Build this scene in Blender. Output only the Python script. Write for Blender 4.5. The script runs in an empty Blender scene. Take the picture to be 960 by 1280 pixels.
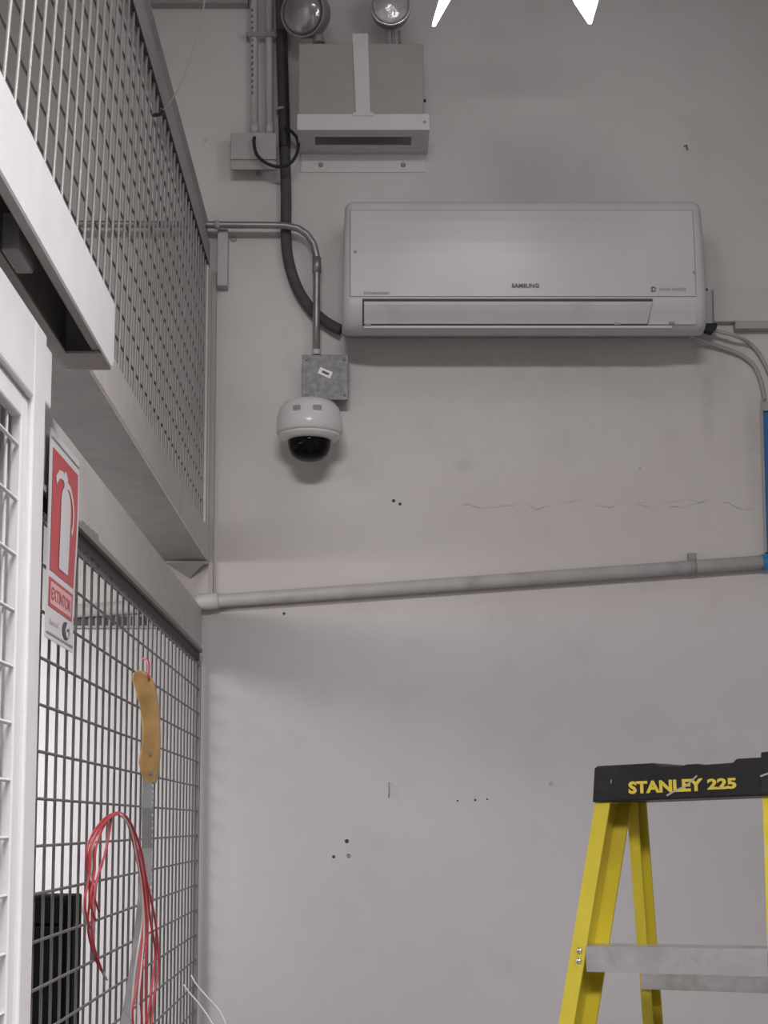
import bpy, bmesh, math, random
from mathutils import Vector, Matrix
random.seed(7)
SC = bpy.context.scene
COL = SC.collection
EYE = Vector((0, 0, 1.6)); PITCH = math.radians(6.7); FPX = 2000.0
D = 3.846                      # distance eye -> back wall

# ------------------------------------------------------------------ camera
cd = bpy.data.cameras.new('camera'); cam = bpy.data.objects.new('camera', cd); COL.objects.link(cam)
cam.location = EYE; cam.rotation_euler = (math.pi/2 + PITCH, 0, 0)
cd.sensor_width = 36; cd.lens = FPX/1280*36; cd.shift_x = 18/1280; cd.shift_y = 155/1280
cd.clip_start = 0.02
SC.camera = cam
# ------------------------------------------------------------------ world, lights, exposure
w = bpy.data.worlds.new('world'); SC.world = w; w.use_nodes = True
w.node_tree.nodes['Background'].inputs[0].default_value = (0.92, 0.90, 0.95, 1)
w.node_tree.nodes['Background'].inputs[1].default_value = 0.20
def area(name, loc, rot, sx, sy, power, col=(1, .97, .97), spread=180):
    l = bpy.data.lights.new(name, 'AREA'); l.shape = 'RECTANGLE'; l.size = sx; l.size_y = sy
    l.energy = power; l.color = col; l.spread = math.radians(spread)
    o = bpy.data.objects.new(name, l); COL.objects.link(o); o.location = loc; o.rotation_euler = rot
    return o
area('light_ceiling_panel', (-0.1, -1.3, 3.92), (0, 0, 0), 1.4, 0.9, 192)
area('light_ceiling_panel', (1.1, 1.1, 3.92), (0, math.radians(33), 0), 0.6, 1.2, 18, spread=74)
area('light_cage_unseen', (-1.3, 2.75, 2.2), (math.radians(20), 0, 0), 1.1, 0.25, 13)
area('light_cage_unseen', (-1.25, 2.70, 2.2), (math.radians(52), 0, math.radians(10)), 0.6, 0.2, 7, spread=88)  # second unseen light, added to brighten the cage wall
vs = SC.view_settings; SC.display_settings.display_device = 'sRGB'
vs.view_transform = 'Standard'; vs.look = 'None'; vs.gamma = 1; vs.use_curve_mapping = False
vs.exposure = 0.22

# ------------------------------------------------------------------ geometry helpers
def ray(px, py):
    cx = (px-462)/FPX; cy = (795-py)/FPX; s, c = math.sin(PITCH), math.cos(PITCH)
    return Vector((cx, c - cy*s, s + cy*c))
def at(px, py, Y=D):
    d = ray(px, py); return EYE + d*(Y/d.y)
def atX(px, py, X):
    d = ray(px, py); return EYE + d*(X/d.x)
def Zr(z): return 1.6 + z      # height given relative to the eye

class MB:
    def __init__(s): s.v = []; s.f = []; s.smooth = []
    def add(s, vs, fs, smooth=False):
        b = len(s.v); s.v += [Vector(v) for v in vs]
        for f in fs: s.f.append([b+i for i in f]); s.smooth.append(smooth)
        return s
    def box(s, a, b):
        x0, x1 = sorted((a[0], b[0])); y0, y1 = sorted((a[1], b[1])); z0, z1 = sorted((a[2], b[2]))
        return s.add([(x0,y0,z0),(x1,y0,z0),(x1,y1,z0),(x0,y1,z0),(x0,y0,z1),(x1,y0,z1),(x1,y1,z1),(x0,y1,z1)],
              [(3,2,1,0),(4,5,6,7),(0,1,5,4),(1,2,6,5),(2,3,7,6),(3,0,4,7)])
    def hexa(s, p):             # 8 points: bottom ring then top ring
        return s.add(p, [(3,2,1,0),(4,5,6,7),(0,1,5,4),(1,2,6,5),(2,3,7,6),(3,0,4,7)])
    def prism(s, pts, vec):     # planar polygon extruded by vec
        n = len(pts); pts = [Vector(p) for p in pts]; vec = Vector(vec)
        fs = [list(range(n))[::-1], list(range(n, 2*n))]
        for i in range(n): j = (i+1) % n; fs.append((i, j, n+j, n+i))
        return s.add(pts+[p+vec for p in pts], fs)
    def tube(s, pts, r, seg=10, closed_caps=True, smooth_path=0, radii=None):
        pts = [Vector(p) for p in pts]
        if smooth_path: pts, radii = catmull(pts, smooth_path, radii)
        n = len(pts); vs = []; up = None
        for i, p in enumerate(pts):
            t = (pts[min(i+1, n-1)] - pts[max(i-1, 0)]).normalized()
            if up is None:
                up = t.orthogonal().normalized()
            up = (up - t*up.dot(t)).normalized(); q = t.cross(up)
            rr = radii[i] if radii else r
            for k in range(seg):
                a = 2*math.pi*k/seg; vs.append(p + up*(rr*math.cos(a)) + q*(rr*math.sin(a)))
        fs = []
        for i in range(n-1):
            for k in range(seg):
                k2 = (k+1) % seg; fs.append((i*seg+k, i*seg+k2, (i+1)*seg+k2, (i+1)*seg+k))
        s.add(vs, fs, True)
        b = len(s.v)-len(vs)
        s.f.append([b+k for k in range(seg)][::-1]); s.smooth.append(False)
        s.f.append([b+(n-1)*seg+k for k in range(seg)]); s.smooth.append(False)
        return s
    def lathe(s, prof, origin, axis=(0,0,1), seg=32, caps=True):
        o = Vector(origin); ax = Vector(axis).normalized(); u = ax.orthogonal().normalized(); v = ax.cross(u)
        vs = []; fs = []; n = len(prof)
        for r, h in prof:
            for k in range(seg):
                a = 2*math.pi*k/seg; vs.append(o + ax*h + u*(r*math.cos(a)) + v*(r*math.sin(a)))
        for i in range(n-1):
            for k in range(seg):
                k2 = (k+1) % seg; fs.append((i*seg+k, i*seg+k2, (i+1)*seg+k2, (i+1)*seg+k))
        s.add(vs, fs, True); b = len(s.v)-len(vs)
        if caps:
            s.f.append([b+k for k in range(seg)][::-1]); s.smooth.append(False)
            s.f.append([b+(n-1)*seg+k for k in range(seg)]); s.smooth.append(False)
        return s
    def grid(s, fn, nu, nv, thick=None):   # fn(u,v)->point ; optional thick vector gives a back
        vs = [fn(i/nu, j/nv) for j in range(nv+1) for i in range(nu+1)]
        fs = [(j*(nu+1)+i, j*(nu+1)+i+1, (j+1)*(nu+1)+i+1, (j+1)*(nu+1)+i) for j in range(nv) for i in range(nu)]
        if thick is not None:
            t = Vector(thick); n = len(vs); vs = [Vector(v) for v in vs]; vs = vs + [v+t for v in vs]
            fs += [tuple(n+k for k in f[::-1]) for f in fs]
            edge = [i for i in range(nu+1)] + [j*(nu+1)+nu for j in range(1, nv+1)] + \
                   [nv*(nu+1)+i for i in range(nu-1, -1, -1)] + [j*(nu+1) for j in range(nv-1, 0, -1)]
            for k in range(len(edge)):
                a, b = edge[k], edge[(k+1) % len(edge)]; fs.append((b, a, n+a, n+b))
        return s.add(vs, fs, thick is None)
    def build(s, name, mat, parent=None, bevel=0, segs=2):
        lo = [min(v[i] for v in s.v) for i in range(3)]; hi = [max(v[i] for v in s.v) for i in range(3)]
        c = Vector([(lo[i]+hi[i])/2 for i in range(3)])
        me = bpy.data.meshes.new(name); me.from_pydata([v-c for v in s.v], [], s.f)
        me.polygons.foreach_set('use_smooth', s.smooth)
        bm = bmesh.new(); bm.from_mesh(me); bmesh.ops.recalc_face_normals(bm, faces=bm.faces)
        if bevel:
            es = [e for e in bm.edges if len(e.link_faces) == 2 and e.calc_face_angle(0) > 0.5]
            bmesh.ops.bevel(bm, geom=es, offset=bevel, segments=segs, affect='EDGES', profile=.5, clamp_overlap=True)
        bm.to_mesh(me); bm.free()
        me.materials.append(mat)
        o = bpy.data.objects.new(name, me); COL.objects.link(o); o.location = c
        if parent: adopt(o, parent)
        return o

def world_loc(o):
    l = Vector(o.location); p = o
    if o.parent: l = Vector(o['wl'])
    return l
def adopt(o, parent):
    o['wl'] = list(o.location)
    wl = Vector(o['wl']) ; pl = world_loc(parent)
    o.parent = parent; o.location = wl - pl
def catmull(pts, n, radii=None):
    P = [pts[0]*2-pts[1]] + pts + [pts[-1]*2-pts[-2]]; out = []; ro = []
    for i in range(1, len(P)-2):
        for k in range(n):
            t = k/n; a, b, c, d = P[i-1], P[i], P[i+1], P[i+2]
            out.append(.5*((2*b) + (c-a)*t + (2*a-5*b+4*c-d)*t*t + (3*b-a-3*c+d)*t**3))
            if radii: ro.append(radii[i-1]*(1-t)+radii[i]*t)
    out.append(pts[-1])
    if radii: ro.append(radii[-1])
    return out, (ro if radii else None)
def tag(o, label, cat, group=None):
    o['label'] = label; o['category'] = cat
    if group: o['group'] = group
    return o
def thing(name, loc, label, cat, group=None):
    o = bpy.data.objects.new(name, None); COL.objects.link(o); o.location = loc; o.empty_display_size = .05
    return tag(o, label, cat, group)
def struct(o): o['kind'] = 'structure'; return o
_unit = {}
def wire(parent, p0, p1, r, mat, name='wire'):
    key = (name, mat.name)
    if key not in _unit:
        vs = []; n = 6
        for z in (-.5, .5):
            for k in range(n): vs.append((math.cos(2*math.pi*k/n), math.sin(2*math.pi*k/n), z))
        fs = [(k, (k+1) % n, n+(k+1) % n, n+k) for k in range(n)] + [tuple(range(n))[::-1], tuple(range(n, 2*n))]
        me = bpy.data.meshes.new(name); me.from_pydata(vs, [], fs); me.materials.append(mat)
        for i, p in enumerate(me.polygons): p.use_smooth = i < n
        _unit[key] = me
    p0 = Vector(p0); p1 = Vector(p1); d = p1-p0
    o = bpy.data.objects.new(name, _unit[key]); COL.objects.link(o)
    o.location = (p0+p1)/2; o.rotation_mode = 'QUATERNION'; o.rotation_quaternion = d.to_track_quat('Z', 'Y')
    o.scale = (r, r, d.length)
    if parent: adopt(o, parent)
    return o
def text_mesh(body, name, mat, parent, centre, right, up, width, height=None, depth=.0006, bold=0.0, warp=None, spacing=1.0):
    cu = bpy.data.curves.new(name, 'FONT'); cu.body = body; cu.size = 1; cu.offset = bold; cu.resolution_u = 3
    cu.space_character = spacing
    to = bpy.data.objects.new(name+'_src', cu); COL.objects.link(to)
    dg = bpy.context.evaluated_depsgraph_get(); me0 = bpy.data.meshes.new_from_object(to.evaluated_get(dg))
    bpy.data.objects.remove(to); bpy.data.curves.remove(cu)
    xs = [v.co.x for v in me0.vertices]; ys = [v.co.y for v in me0.vertices]
    x0, x1, y0, y1 = min(xs), max(xs), min(ys), max(ys)
    sx = width/(x1-x0); sy = sx if height is None else height/(y1-y0)
    right = Vector(right).normalized(); up = Vector(up).normalized(); n = right.cross(up).normalized()
    mb = MB()
    if warp: vs = [warp((v.co.x-(x0+x1)/2)*sx, (v.co.y-(y0+y1)/2)*sy) for v in me0.vertices]
    else: vs = [Vector(centre) + right*((v.co.x-(x0+x1)/2)*sx) + up*((v.co.y-(y0+y1)/2)*sy) + n*depth for v in me0.vertices]
    mb.add(vs, [list(p.vertices) for p in me0.polygons]); bpy.data.meshes.remove(me0)
    return mb.build(name, mat, parent)

# ------------------------------------------------------------------ materials
def M(name, col, rough=.5, metal=0, var=.06, scale=18, bump=.05, dirt=None, dscale=6, damt=.5, bscale=90):
    m = bpy.data.materials.new(name); m.use_nodes = True; nt = m.node_tree; N = nt.nodes; L = nt.links
    b = N['Principled BSDF']; b.inputs['Roughness'].default_value = rough; b.inputs['Metallic'].default_value = metal
    ge = N.new('ShaderNodeTexCoord'); no = N.new('ShaderNodeTexNoise'); no.inputs['Scale'].default_value = scale
    no.inputs['Detail'].default_value = 6; L.new(ge.outputs['Object'], no.inputs['Vector'])
    cr = N.new('ShaderNodeValToRGB'); cr.color_ramp.elements[0].position = .3; cr.color_ramp.elements[1].position = .7
    cr.color_ramp.elements[0].color = tuple(max(0, c*(1-var)) for c in col)+(1,)
    cr.color_ramp.elements[1].color = tuple(min(1, c*(1+var)) for c in col)+(1,)
    L.new(no.outputs['Fac'], cr.inputs['Fac']); out = cr.outputs['Color']
    if dirt:
        n2 = N.new('ShaderNodeTexNoise'); n2.inputs['Scale'].default_value = dscale; n2.inputs['Detail'].default_value = 8
        L.new(ge.outputs['Object'], n2.inputs['Vector'])
        mr = N.new('ShaderNodeMapRange'); mr.inputs[1].default_value = .55; mr.inputs[2].default_value = .78; mr.inputs[4].default_value = damt
        L.new(n2.outputs['Fac'], mr.inputs[0])
        mx = N.new('ShaderNodeMixRGB'); mx.inputs[2].default_value = tuple(dirt)+(1,)
        L.new(mr.outputs[0], mx.inputs[0]); L.new(out, mx.inputs[1]); out = mx.outputs[0]
    L.new(out, b.inputs['Base Color'])
    if bump:
        bn = N.new('ShaderNodeTexNoise'); bn.inputs['Scale'].default_value = bscale; L.new(ge.outputs['Object'], bn.inputs['Vector'])
        bu = N.new('ShaderNodeBump'); bu.inputs['Strength'].default_value = bump; bu.inputs['Distance'].default_value = .01
        L.new(bn.outputs['Fac'], bu.inputs['Height']); L.new(bu.outputs['Normal'], b.inputs['Normal'])
    return m
def emis(name, col, s):
    m = bpy.data.materials.new(name); m.use_nodes = True; b = m.node_tree.nodes['Principled BSDF']
    b.inputs['Base Color'].default_value = col+(1,); b.inputs['Emission Color'].default_value = col+(1,); b.inputs['Emission Strength'].default_value = s
    return m

def wall_material():
    m = bpy.data.materials.new('wall_paint'); m.use_nodes = True; nt = m.node_tree; N = nt.nodes; L = nt.links
    b = N['Principled BSDF']; b.inputs['Roughness'].default_value = .42
    pos = N.new('ShaderNodeNewGeometry').outputs['Position']
    def noise(sc, det=6, vec=pos, dist=0):
        n = N.new('ShaderNodeTexNoise'); n.inputs['Scale'].default_value = sc; n.inputs['Detail'].default_value = det
        n.inputs['Distortion'].default_value = dist; L.new(vec, n.inputs['Vector']); return n.outputs['Fac']
    def math_(op, a, c=None):
        n = N.new('ShaderNodeMath'); n.operation = op
        for i, x in enumerate((a, c)):
            if x is None: continue
            if isinstance(x, (int, float)): n.inputs[i].default_value = x
            else: L.new(x, n.inputs[i])
        return n.outputs[0]
    def rng(x, a, c, d=0, e=1, smooth=True):
        n = N.new('ShaderNodeMapRange'); n.interpolation_type = 'SMOOTHSTEP' if smooth else 'LINEAR'
        n.inputs[1].default_value = a; n.inputs[2].default_value = c; n.inputs[3].default_value = d; n.inputs[4].default_value = e
        L.new(x, n.inputs[0]); return n.outputs[0]
    def mix(fac, c1, c2):
        n = N.new('ShaderNodeMixRGB')
        if isinstance(fac, float): n.inputs[0].default_value = fac
        else: L.new(fac, n.inputs[0])
        for i, c in ((1, c1), (2, c2)):
            if isinstance(c, tuple): n.inputs[i].default_value = c+(1,)
            else: L.new(c, n.inputs[i])
        return n.outputs[0]
    def blob(px, py, rx, rz):
        c = at(px, py); v = N.new('ShaderNodeVectorMath'); v.operation = 'SUBTRACT'; L.new(pos, v.inputs[0]); v.inputs[1].default_value = (c.x, c.y, c.z)
        s = N.new('ShaderNodeVectorMath'); s.operation = 'MULTIPLY'; L.new(v.outputs[0], s.inputs[0]); s.inputs[1].default_value = (520/rx, 0, 520/rz)
        l = N.new('ShaderNodeVectorMath'); l.operation = 'LENGTH'; L.new(s.outputs[0], l.inputs[0])
        return rng(l.outputs['Value'], 1.0, 0.1)
    sp = N.new('ShaderNodeSeparateXYZ'); L.new(pos, sp.inputs[0]); X = sp.outputs[0]; Z = sp.outputs[2]
    col = mix(rng(noise(1.6, 4), .3, .7), (.580, .535, .525), (.628, .588, .578))
    col = mix(rng(Z, 1.98, 2.16, 1, 0), col, mix(rng(noise(1.6, 4), .3, .7), (.570, .542, .556), (.615, .592, .608)))
    col = mix(rng(noise(9, 8), .52, .8, 0, .35), col, (.50, .46, .45))
    n30 = rng(noise(30, 6), .3, .7)
    # camera and unit shadows painted in with grime; scuffs, streaks, darker strip at left
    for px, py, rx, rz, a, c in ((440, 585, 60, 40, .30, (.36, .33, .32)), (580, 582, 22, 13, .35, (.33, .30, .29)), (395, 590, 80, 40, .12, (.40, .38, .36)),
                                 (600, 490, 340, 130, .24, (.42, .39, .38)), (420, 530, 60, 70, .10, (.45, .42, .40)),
                                 (885, 500, 14, 95, .28, (.36, .33, .32)), (872, 440, 10, 40, .25, (.36, .33, .32)), (940, 560, 12, 120, .22, (.36, .34, .33)),
                                 (900, 480, 60, 90, .10, (.40, .37, .36)), (415, 690, 70, 40, .10, (.68, .65, .64)), (300, 840, 90, 12, .15, (.68, .65, .66)),
                                 (278, 900, 16, 400, .10, (.42, .39, .38))):
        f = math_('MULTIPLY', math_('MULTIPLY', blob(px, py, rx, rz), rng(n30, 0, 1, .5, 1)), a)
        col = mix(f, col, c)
    # hairline crack running level on the right
    for px0, px1, py, amp, wd, st in ((500, 960, 632, .035, .0022, .55), (690, 900, 628, .02, .0016, .4), (840, 960, 668, .03, .0015, .3)):
        a = at(px0, py); e = at(px1, py)
        cn = N.new('ShaderNodeTexNoise'); cn.noise_dimensions = '1D'; cn.inputs['Scale'].default_value = 9; cn.inputs['Detail'].default_value = 8
        L.new(math_('ADD', X, px0*.37), cn.inputs['W'])
        zc = math_('ADD', math_('MULTIPLY', math_('SUBTRACT', cn.outputs['Fac'], .5), amp*2), a.z)
        d = math_('ABSOLUTE', math_('SUBTRACT', Z, zc))
        f = rng(d, wd, wd*.3); f = math_('MULTIPLY', f, rng(X, a.x, a.x+.05)); f = math_('MULTIPLY', f, rng(X, e.x, e.x-.02))
        f = math_('MULTIPLY', f, rng(noise(14, 3), .42, .6)); col = mix(math_('MULTIPLY', f, st), col, (.20, .18, .17))
    # speckles
    sp_ = N.new('ShaderNodeTexVoronoi'); sp_.inputs['Scale'].default_value = 7; L.new(pos, sp_.inputs['Vector'])
    f = math_('MULTIPLY', rng(sp_.outputs['Distance'], .05, .02), rng(noise(3, 2), .5, .6)); col = mix(math_('MULTIPLY', f, .5), col, (.25, .22, .21))
    L.new(col, b.inputs['Base Color'])
    bu = N.new('ShaderNodeBump'); bu.inputs['Strength'].default_value = .22; bu.inputs['Distance'].default_value = .01
    L.new(math_('ADD', noise(5, 3), math_('MULTIPLY', noise(60, 5), .15)), bu.inputs['Height']); L.new(bu.outputs[0], b.inputs['Normal'])
    return m

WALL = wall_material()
CONC = M('concrete_floor', (.17, .165, .16), .6, var=.15, scale=4, dirt=(.18, .17, .16))
CEIL = M('ceiling_paint', (.50, .49, .49), .7)
WHITE = M('white_enamel', (.78, .755, .775), .38, var=.03, dirt=(.55, .51, .50), damt=.25, dscale=5)
BEAMW = M('cream_painted_steel', (.70, .665, .645), .5, var=.05, dirt=(.34, .31, .29), damt=.35, dscale=9)
SOFF = M('shade_grey_steel', (.36, .342, .33), .55, var=.08, dirt=(.22, .2, .19), damt=.5, dscale=12)  # shade of the beam's underside is put into this grey
HEAD = M('off_white_steel', (.64, .615, .61), .45, var=.04, dirt=(.40, .37, .36), damt=.3, dscale=8)
BAND = M('grey_pink_steel', (.42, .385, .38), .55, var=.05)
BANDD = M('darker_steel', (.32, .29, .285), .55, var=.05)
DARK = M('shadow_black_steel', (.045, .04, .04), .6)
WIREU = M('lit_galvanised_wire', (.34, .32, .312), .4, .2)  # lighter than the lower mesh: lamplight is put into the colour
WIREUD = M('shaded_wire', (.12, .11, .107), .5, .2)  # horizontal wires, their shade painted in as a darker grey
WIREL = M('grey_wire', (.17, .165, .165), .42, .35)
WIRED = M('white_wire', (.68, .65, .65), .45)
AC_W = M('aged_white_plastic', (.58, .57, .585), .4, var=.03, scale=5, bump=.02, dirt=(.50, .48, .47), damt=.3, dscale=3)
AC_P = M('panel_white_plastic', (.585, .57, .595), .3, var=.03, scale=5, bump=.01, dirt=(.50, .48, .48), damt=.3, dscale=3)
AC_L = M('louver_plastic', (.55, .535, .55), .4, var=.04, scale=7, bump=.02, dirt=(.36, .34, .33), damt=.4, dscale=9)
BOXB = M('flat_black_cabinet', (.006, .006, .0065), .7, var=.3); BOXB.node_tree.nodes['Principled BSDF'].inputs['Specular IOR Level'].default_value = .12
BLACK = M('black_plastic', (.022, .021, .022), .42, var=.2, bump=.08, dirt=(.12, .115, .11), damt=.2, dscale=14); BLACK.node_tree.nodes['Principled BSDF'].inputs['Specular IOR Level'].default_value = .3
GLOSSB = M('black_smoked_dome', (.006, .006, .006), .08, bump=0); GLOSSB.node_tree.nodes['Principled BSDF'].inputs['Specular IOR Level'].default_value = .14
PRINT = M('grey_print', (.14, .13, .14), .6, bump=0)
GREYP = M('pale_grey_print', (.34, .33, .34), .6, bump=0)
FOAM = M('grey_foam_insulation', (.085, .078, .078), .8, var=.15, scale=40, bump=.3)
TAPE = M('dark_tape', (.05, .046, .05), .55, var=.2)
PVC = M('grey_pvc', (.50, .48, .48), .4, var=.06, dirt=(.30, .27, .26), damt=.4)
PVCW = M('painted_white_pipe', (.56, .53, .525), .45, var=.07, dirt=(.30, .27, .26), damt=.5, dscale=14)
TRUNK = M('off_white_trunking', (.575, .535, .525), .45, var=.04)
HOSE = M('aged_grey_hose', (.40, .37, .365), .5)
GALV = M('galvanised_steel', (.20, .196, .205), .5, .45, var=.28, scale=70, bump=.03)
COND = M('dull_conduit_steel', (.33, .315, .31), .38, .6, var=.12, scale=30)
EBOX = M('emergency_box_grey', (.36, .325, .315), .55, var=.04)
EBRK = M('emergency_bracket_white', (.62, .60, .59), .45, var=.04, dirt=(.4, .37, .36), damt=.35)
JBOX = M('junction_box_grey', (.42, .39, .38), .5, var=.05)
CHROME = M('reflector_chrome', (.72, .71, .73), .18, .9, var=.05, bump=.2, bscale=30)
LENSG = M('grey_lamp_lens', (.35, .335, .345), .12, .55, var=.15, scale=25, bump=.2, bscale=40)
LENSC = M('clear_lamp_lens', (.55, .54, .55), .2, .5, var=.2, scale=25, bump=.3, bscale=40)
PLGR = M('grey_lamp_plastic', (.24, .225, .23), .4)
CAMW = M('camera_white', (.78, .77, .76), .22, bump=0, var=.03)
YEL = M('yellow_fibreglass', (.60, .49, .035), .42, var=.08, scale=12, bump=.08, dirt=(.42, .30, .05), damt=.45, dscale=9)
YELW = M('worn_yellow_fibreglass', (.66, .53, .04), .42, var=.08, scale=12, bump=.08, dirt=(.60, .55, .45), damt=.9, dscale=13)
ALU = M('brushed_aluminium', (.62, .62, .64), .36, .8, var=.14, scale=14, bump=.06, dirt=(.26, .24, .24), damt=.6, dscale=16)
YTXT = M('yellow_print', (.72, .56, .06), .5, bump=0, dirt=(.35, .30, .22), damt=.6, dscale=60)
SCR = M('pale_scratch', (.42, .40, .38), .7, bump=0)
RED = M('sign_red', (.60, .065, .075), .35, var=.05, bump=0)
SIGNW = M('sign_white', (.78, .75, .78), .32, var=.02, bump=0)
SIGNPK = M('sign_pale_pink', (.80, .48, .48), .4, bump=0)
SIGNB = M('sign_black', (.06, .06, .075), .4, bump=0)
SIGNV = M('sign_violet_print', (.36, .34, .45), .5, bump=0)
WOOD = M('varnished_wood', (.50, .30, .115), .3, var=.25, scale=30, bump=.03, dirt=(.25, .13, .05), damt=.5, dscale=12)
BLADE = M('dull_saw_steel', (.23, .228, .235), .5, .25, var=.15, scale=25)
REDW = M('red_insulation', (.52, .055, .07), .38, bump=0)
PINKW = M('white_insulation', (.66, .56, .56), .42, bump=0)
GREYW = M('grey_insulation', (.28, .26, .27), .45, bump=0)
WHT = M('white_flex', (.72, .70, .70), .45, bump=0)
BLUE = M('blue_gloss_paint', (.035, .135, .36), .3, var=.08, bump=.02)
BLUEP = M('blue_pipe_plastic', (.035, .22, .52), .35, bump=0)
FRAMEG = M('grey_frame', (.36, .36, .34), .5)
LED = emis('led_diffuser', (.96, .96, 1), 6.5)
RUB = M('dark_rubber', (.02, .02, .02), .7)

# ------------------------------------------------------------------ the setting
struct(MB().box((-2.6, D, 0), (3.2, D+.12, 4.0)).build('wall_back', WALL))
back = bpy.data.objects['wall_back']
struct(MB().box((-2.6, -2.2, -.1), (3.2, D+.12, 0)).build('floor', CONC))
struct(MB().box((-2.6, -2.2, 4.0), (3.2, D+.12, 4.1)).build('ceiling', CEIL))
struct(MB().box((3.2, -2.2, 0), (3.3, D+.12, 4.0)).build('wall_right', CEIL))
struct(MB().box((-2.7, -2.2, 0), (-2.6, D+.12, 4.0)).build('wall_left', CEIL))
# drilled holes and wall plugs (pieces of the wall)
for px, py, r in ((433.5, 1051.5, 2.6), (417, 1071, 2.0), (492, 626, 2.2), (500, 630, 2.0), (572, 1001, 1.2), (594, 1000, 1.5), (609, 999, 1.2), (355, 767, 1.8), (883, 362, 2.0), (800, 586, .8)):
    p = at(px, py); MB().lathe([(r/520, 0), (r/520*.8, .0012)], p, (0, -1, 0), 12).build('drill_hole', DARK, back)
for px, py, r in ((435.5, 1069.5, 2.6), (292, 299, 4.2)):
    p = at(px, py); MB().lathe([(r/520, 0), (r/520*.9, .003), (r/520*.55, .003), (r/520*.45, .0005)], p, (0, -1, 0), 16).build('wall_plug', BANDD if r < 4 else BAND, back)
p = at(486, 987); tag(MB().tube([p+Vector((0, 0, .016)), p+Vector((.0, -.014, .014)), p+Vector((.001, -.016, -.006)), p+Vector((-.001, -.009, -.017))], .0016, 6, smooth_path=4).build('wall_hook', BANDD), 'small bent nail hook in the bare wall above two drilled holes', 'hook')
p = at(857, 187); tag(MB().tube([p+Vector((-.004, .001, .008)), p+Vector((0, -.014, .006)), p+Vector((.001, -.016, -.008))], .0014, 6).build('wall_nail', DARK), 'small dark bent nail high on the wall above the air conditioner', 'nail')

# ------------------------------------------------------------------ partition: upper mesh, beam, header, lower mesh
def cage_z(slope, X): return Zr(slope*abs(X))
XU = -.402
zb, zt = Zr(.708), Zr(1.3735)
up = thing('wire_mesh_panel', (XU, 2.4, zb), 'upper pale wire mesh panel between the cream beam and grey top channel', 'mesh panel')
Y0u, Y1u = .75, D-.012
nrow = int((zt-zb)/.054)
for k in range(nrow+1):
    z = zb + .012 + k*.054
    wire(up, (XU-.004, Y0u, z), (XU-.004, Y1u, z), .0019, WIREUD)
y = Y0u - .5; k = 0
while y < Y1u:
    q = .30*max(0, 1-(y-.9)/3.0)
    ya, yb = y, y+q*(zt-zb)
    za, zz = zb, zt
    if ya < Y0u: za = zb+(zt-zb)*(Y0u-ya)/(yb-ya) if yb > Y0u else None; ya = Y0u
    if yb > Y1u: yb = Y1u
    if za is not None and zz-za > .03: wire(up, (XU, ya, za), (XU, yb, zz), .0025, WIREU)
    y += .056
MB().box((XU-.008, D-.026, zb), (XU+.004, D-.0125, zt)).build('edge_bar', BEAMW, up)

bx0, bx1 = -.56, -.394; bz0, bz1 = Zr(.635), Zr(.697)
beam = thing('steel_beam', (-.45, 2.2, bz0), 'cream painted steel beam under the upper mesh, running into the back wall', 'beam')
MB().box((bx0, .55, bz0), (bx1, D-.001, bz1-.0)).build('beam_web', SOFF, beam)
MB().box((bx1, .55, bz0-.004), (bx1+.005, D-.001, bz1+.004)).build('front_plate', BEAMW, beam, .0015)
MB().box((bx1-.006, .55, bz1+.0005), (bx1+.004, D-.001, bz1+.0095)).build('top_flange', BEAMW, beam)

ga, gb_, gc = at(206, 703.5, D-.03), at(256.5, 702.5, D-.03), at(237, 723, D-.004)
MB().prism([ga, gb_, gc], (0, .0025, 0)).build('soffit_shade', SOFF, beam)  # dark plate standing in for the soffit's shadow on the wall
tz0, tz1 = Zr(1.374), Zr(1.50)
tc = thing('steel_channel', (-.41, 2.4, tz0), 'grey steel channel capping the upper wire mesh at upper left', 'channel')
MB().box((-.407, 1.0, tz0), (-.3978, D-.002, tz0+.003)).build('lower_flange', DARK, tc)
MB().box((-.42, 1.0, tz0+.0035), (-.398, D-.002, tz0+.062)).build('front_face', BAND, tc)
MB().box((-.42, 1.0, tz0+.0625), (-.404, D-.002, tz1)).build('upper_face', BANDD, tc)

XL = -.405
hz0, hz1 = Zr(.407), Zr(.517)
hd = thing('door_header', (XL, 2.7, hz0), 'off-white steel header above the lower wire mesh, behind the red sign', 'header')
MB().box((XL-.03, .8, hz0+.010), (XL, D-.02, hz1)).build('header_face', HEAD, hd, .002)
MB().box((XL-.022, .8, hz0-.018), (XL-.004, D-.02, hz0+.0095)).build('recess_shade', DARK, hd)  # near-black strip standing in for the recess shadow under the header
MB().box((XL-.0035, 1.9, hz0+.001), (XL+.004, D-.03, hz0+.0095)).build('rail_lip', BANDD, hd)
for k in range(9):      # faded marker scribble on the header
    a = atX(104+k*2.3, 655+k*2.1+random.uniform(-1.5, 1.5), XL+.0008); MB().box((XL+.0003, a.y-.01, a.z-.004), (XL+.0009, a.y+.006, a.z+.003)).build('ink_mark', GREYP, hd)
lm = thing('wire_mesh_panel', (XL, 2.7, 0), 'lower grey wire mesh panel, with the saw and wire coil hung on it', 'mesh panel')
lz = hz0-.019
XM = -.412
y = 1.50
while y < D-.03:
    wire(lm, (XM, y, .15), (XM, y, lz), .0021, WIREL); y += .0605
z = Zr(.377) - .0
while z > .2:
    wire(lm, (XM+.0065, 1.42, z), (XM+.004, D-.03, z), .0021, WIREL); z -= .0577
MB().box((XM-.008, D-.040, 0), (XM+.008, D-.021, lz)).build('edge_bar', BANDD, lm)
MB().box((XM-.012, 1.80, 0), (XM+.004, 1.885, lz)).build('side_post', RUB, lm)

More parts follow.
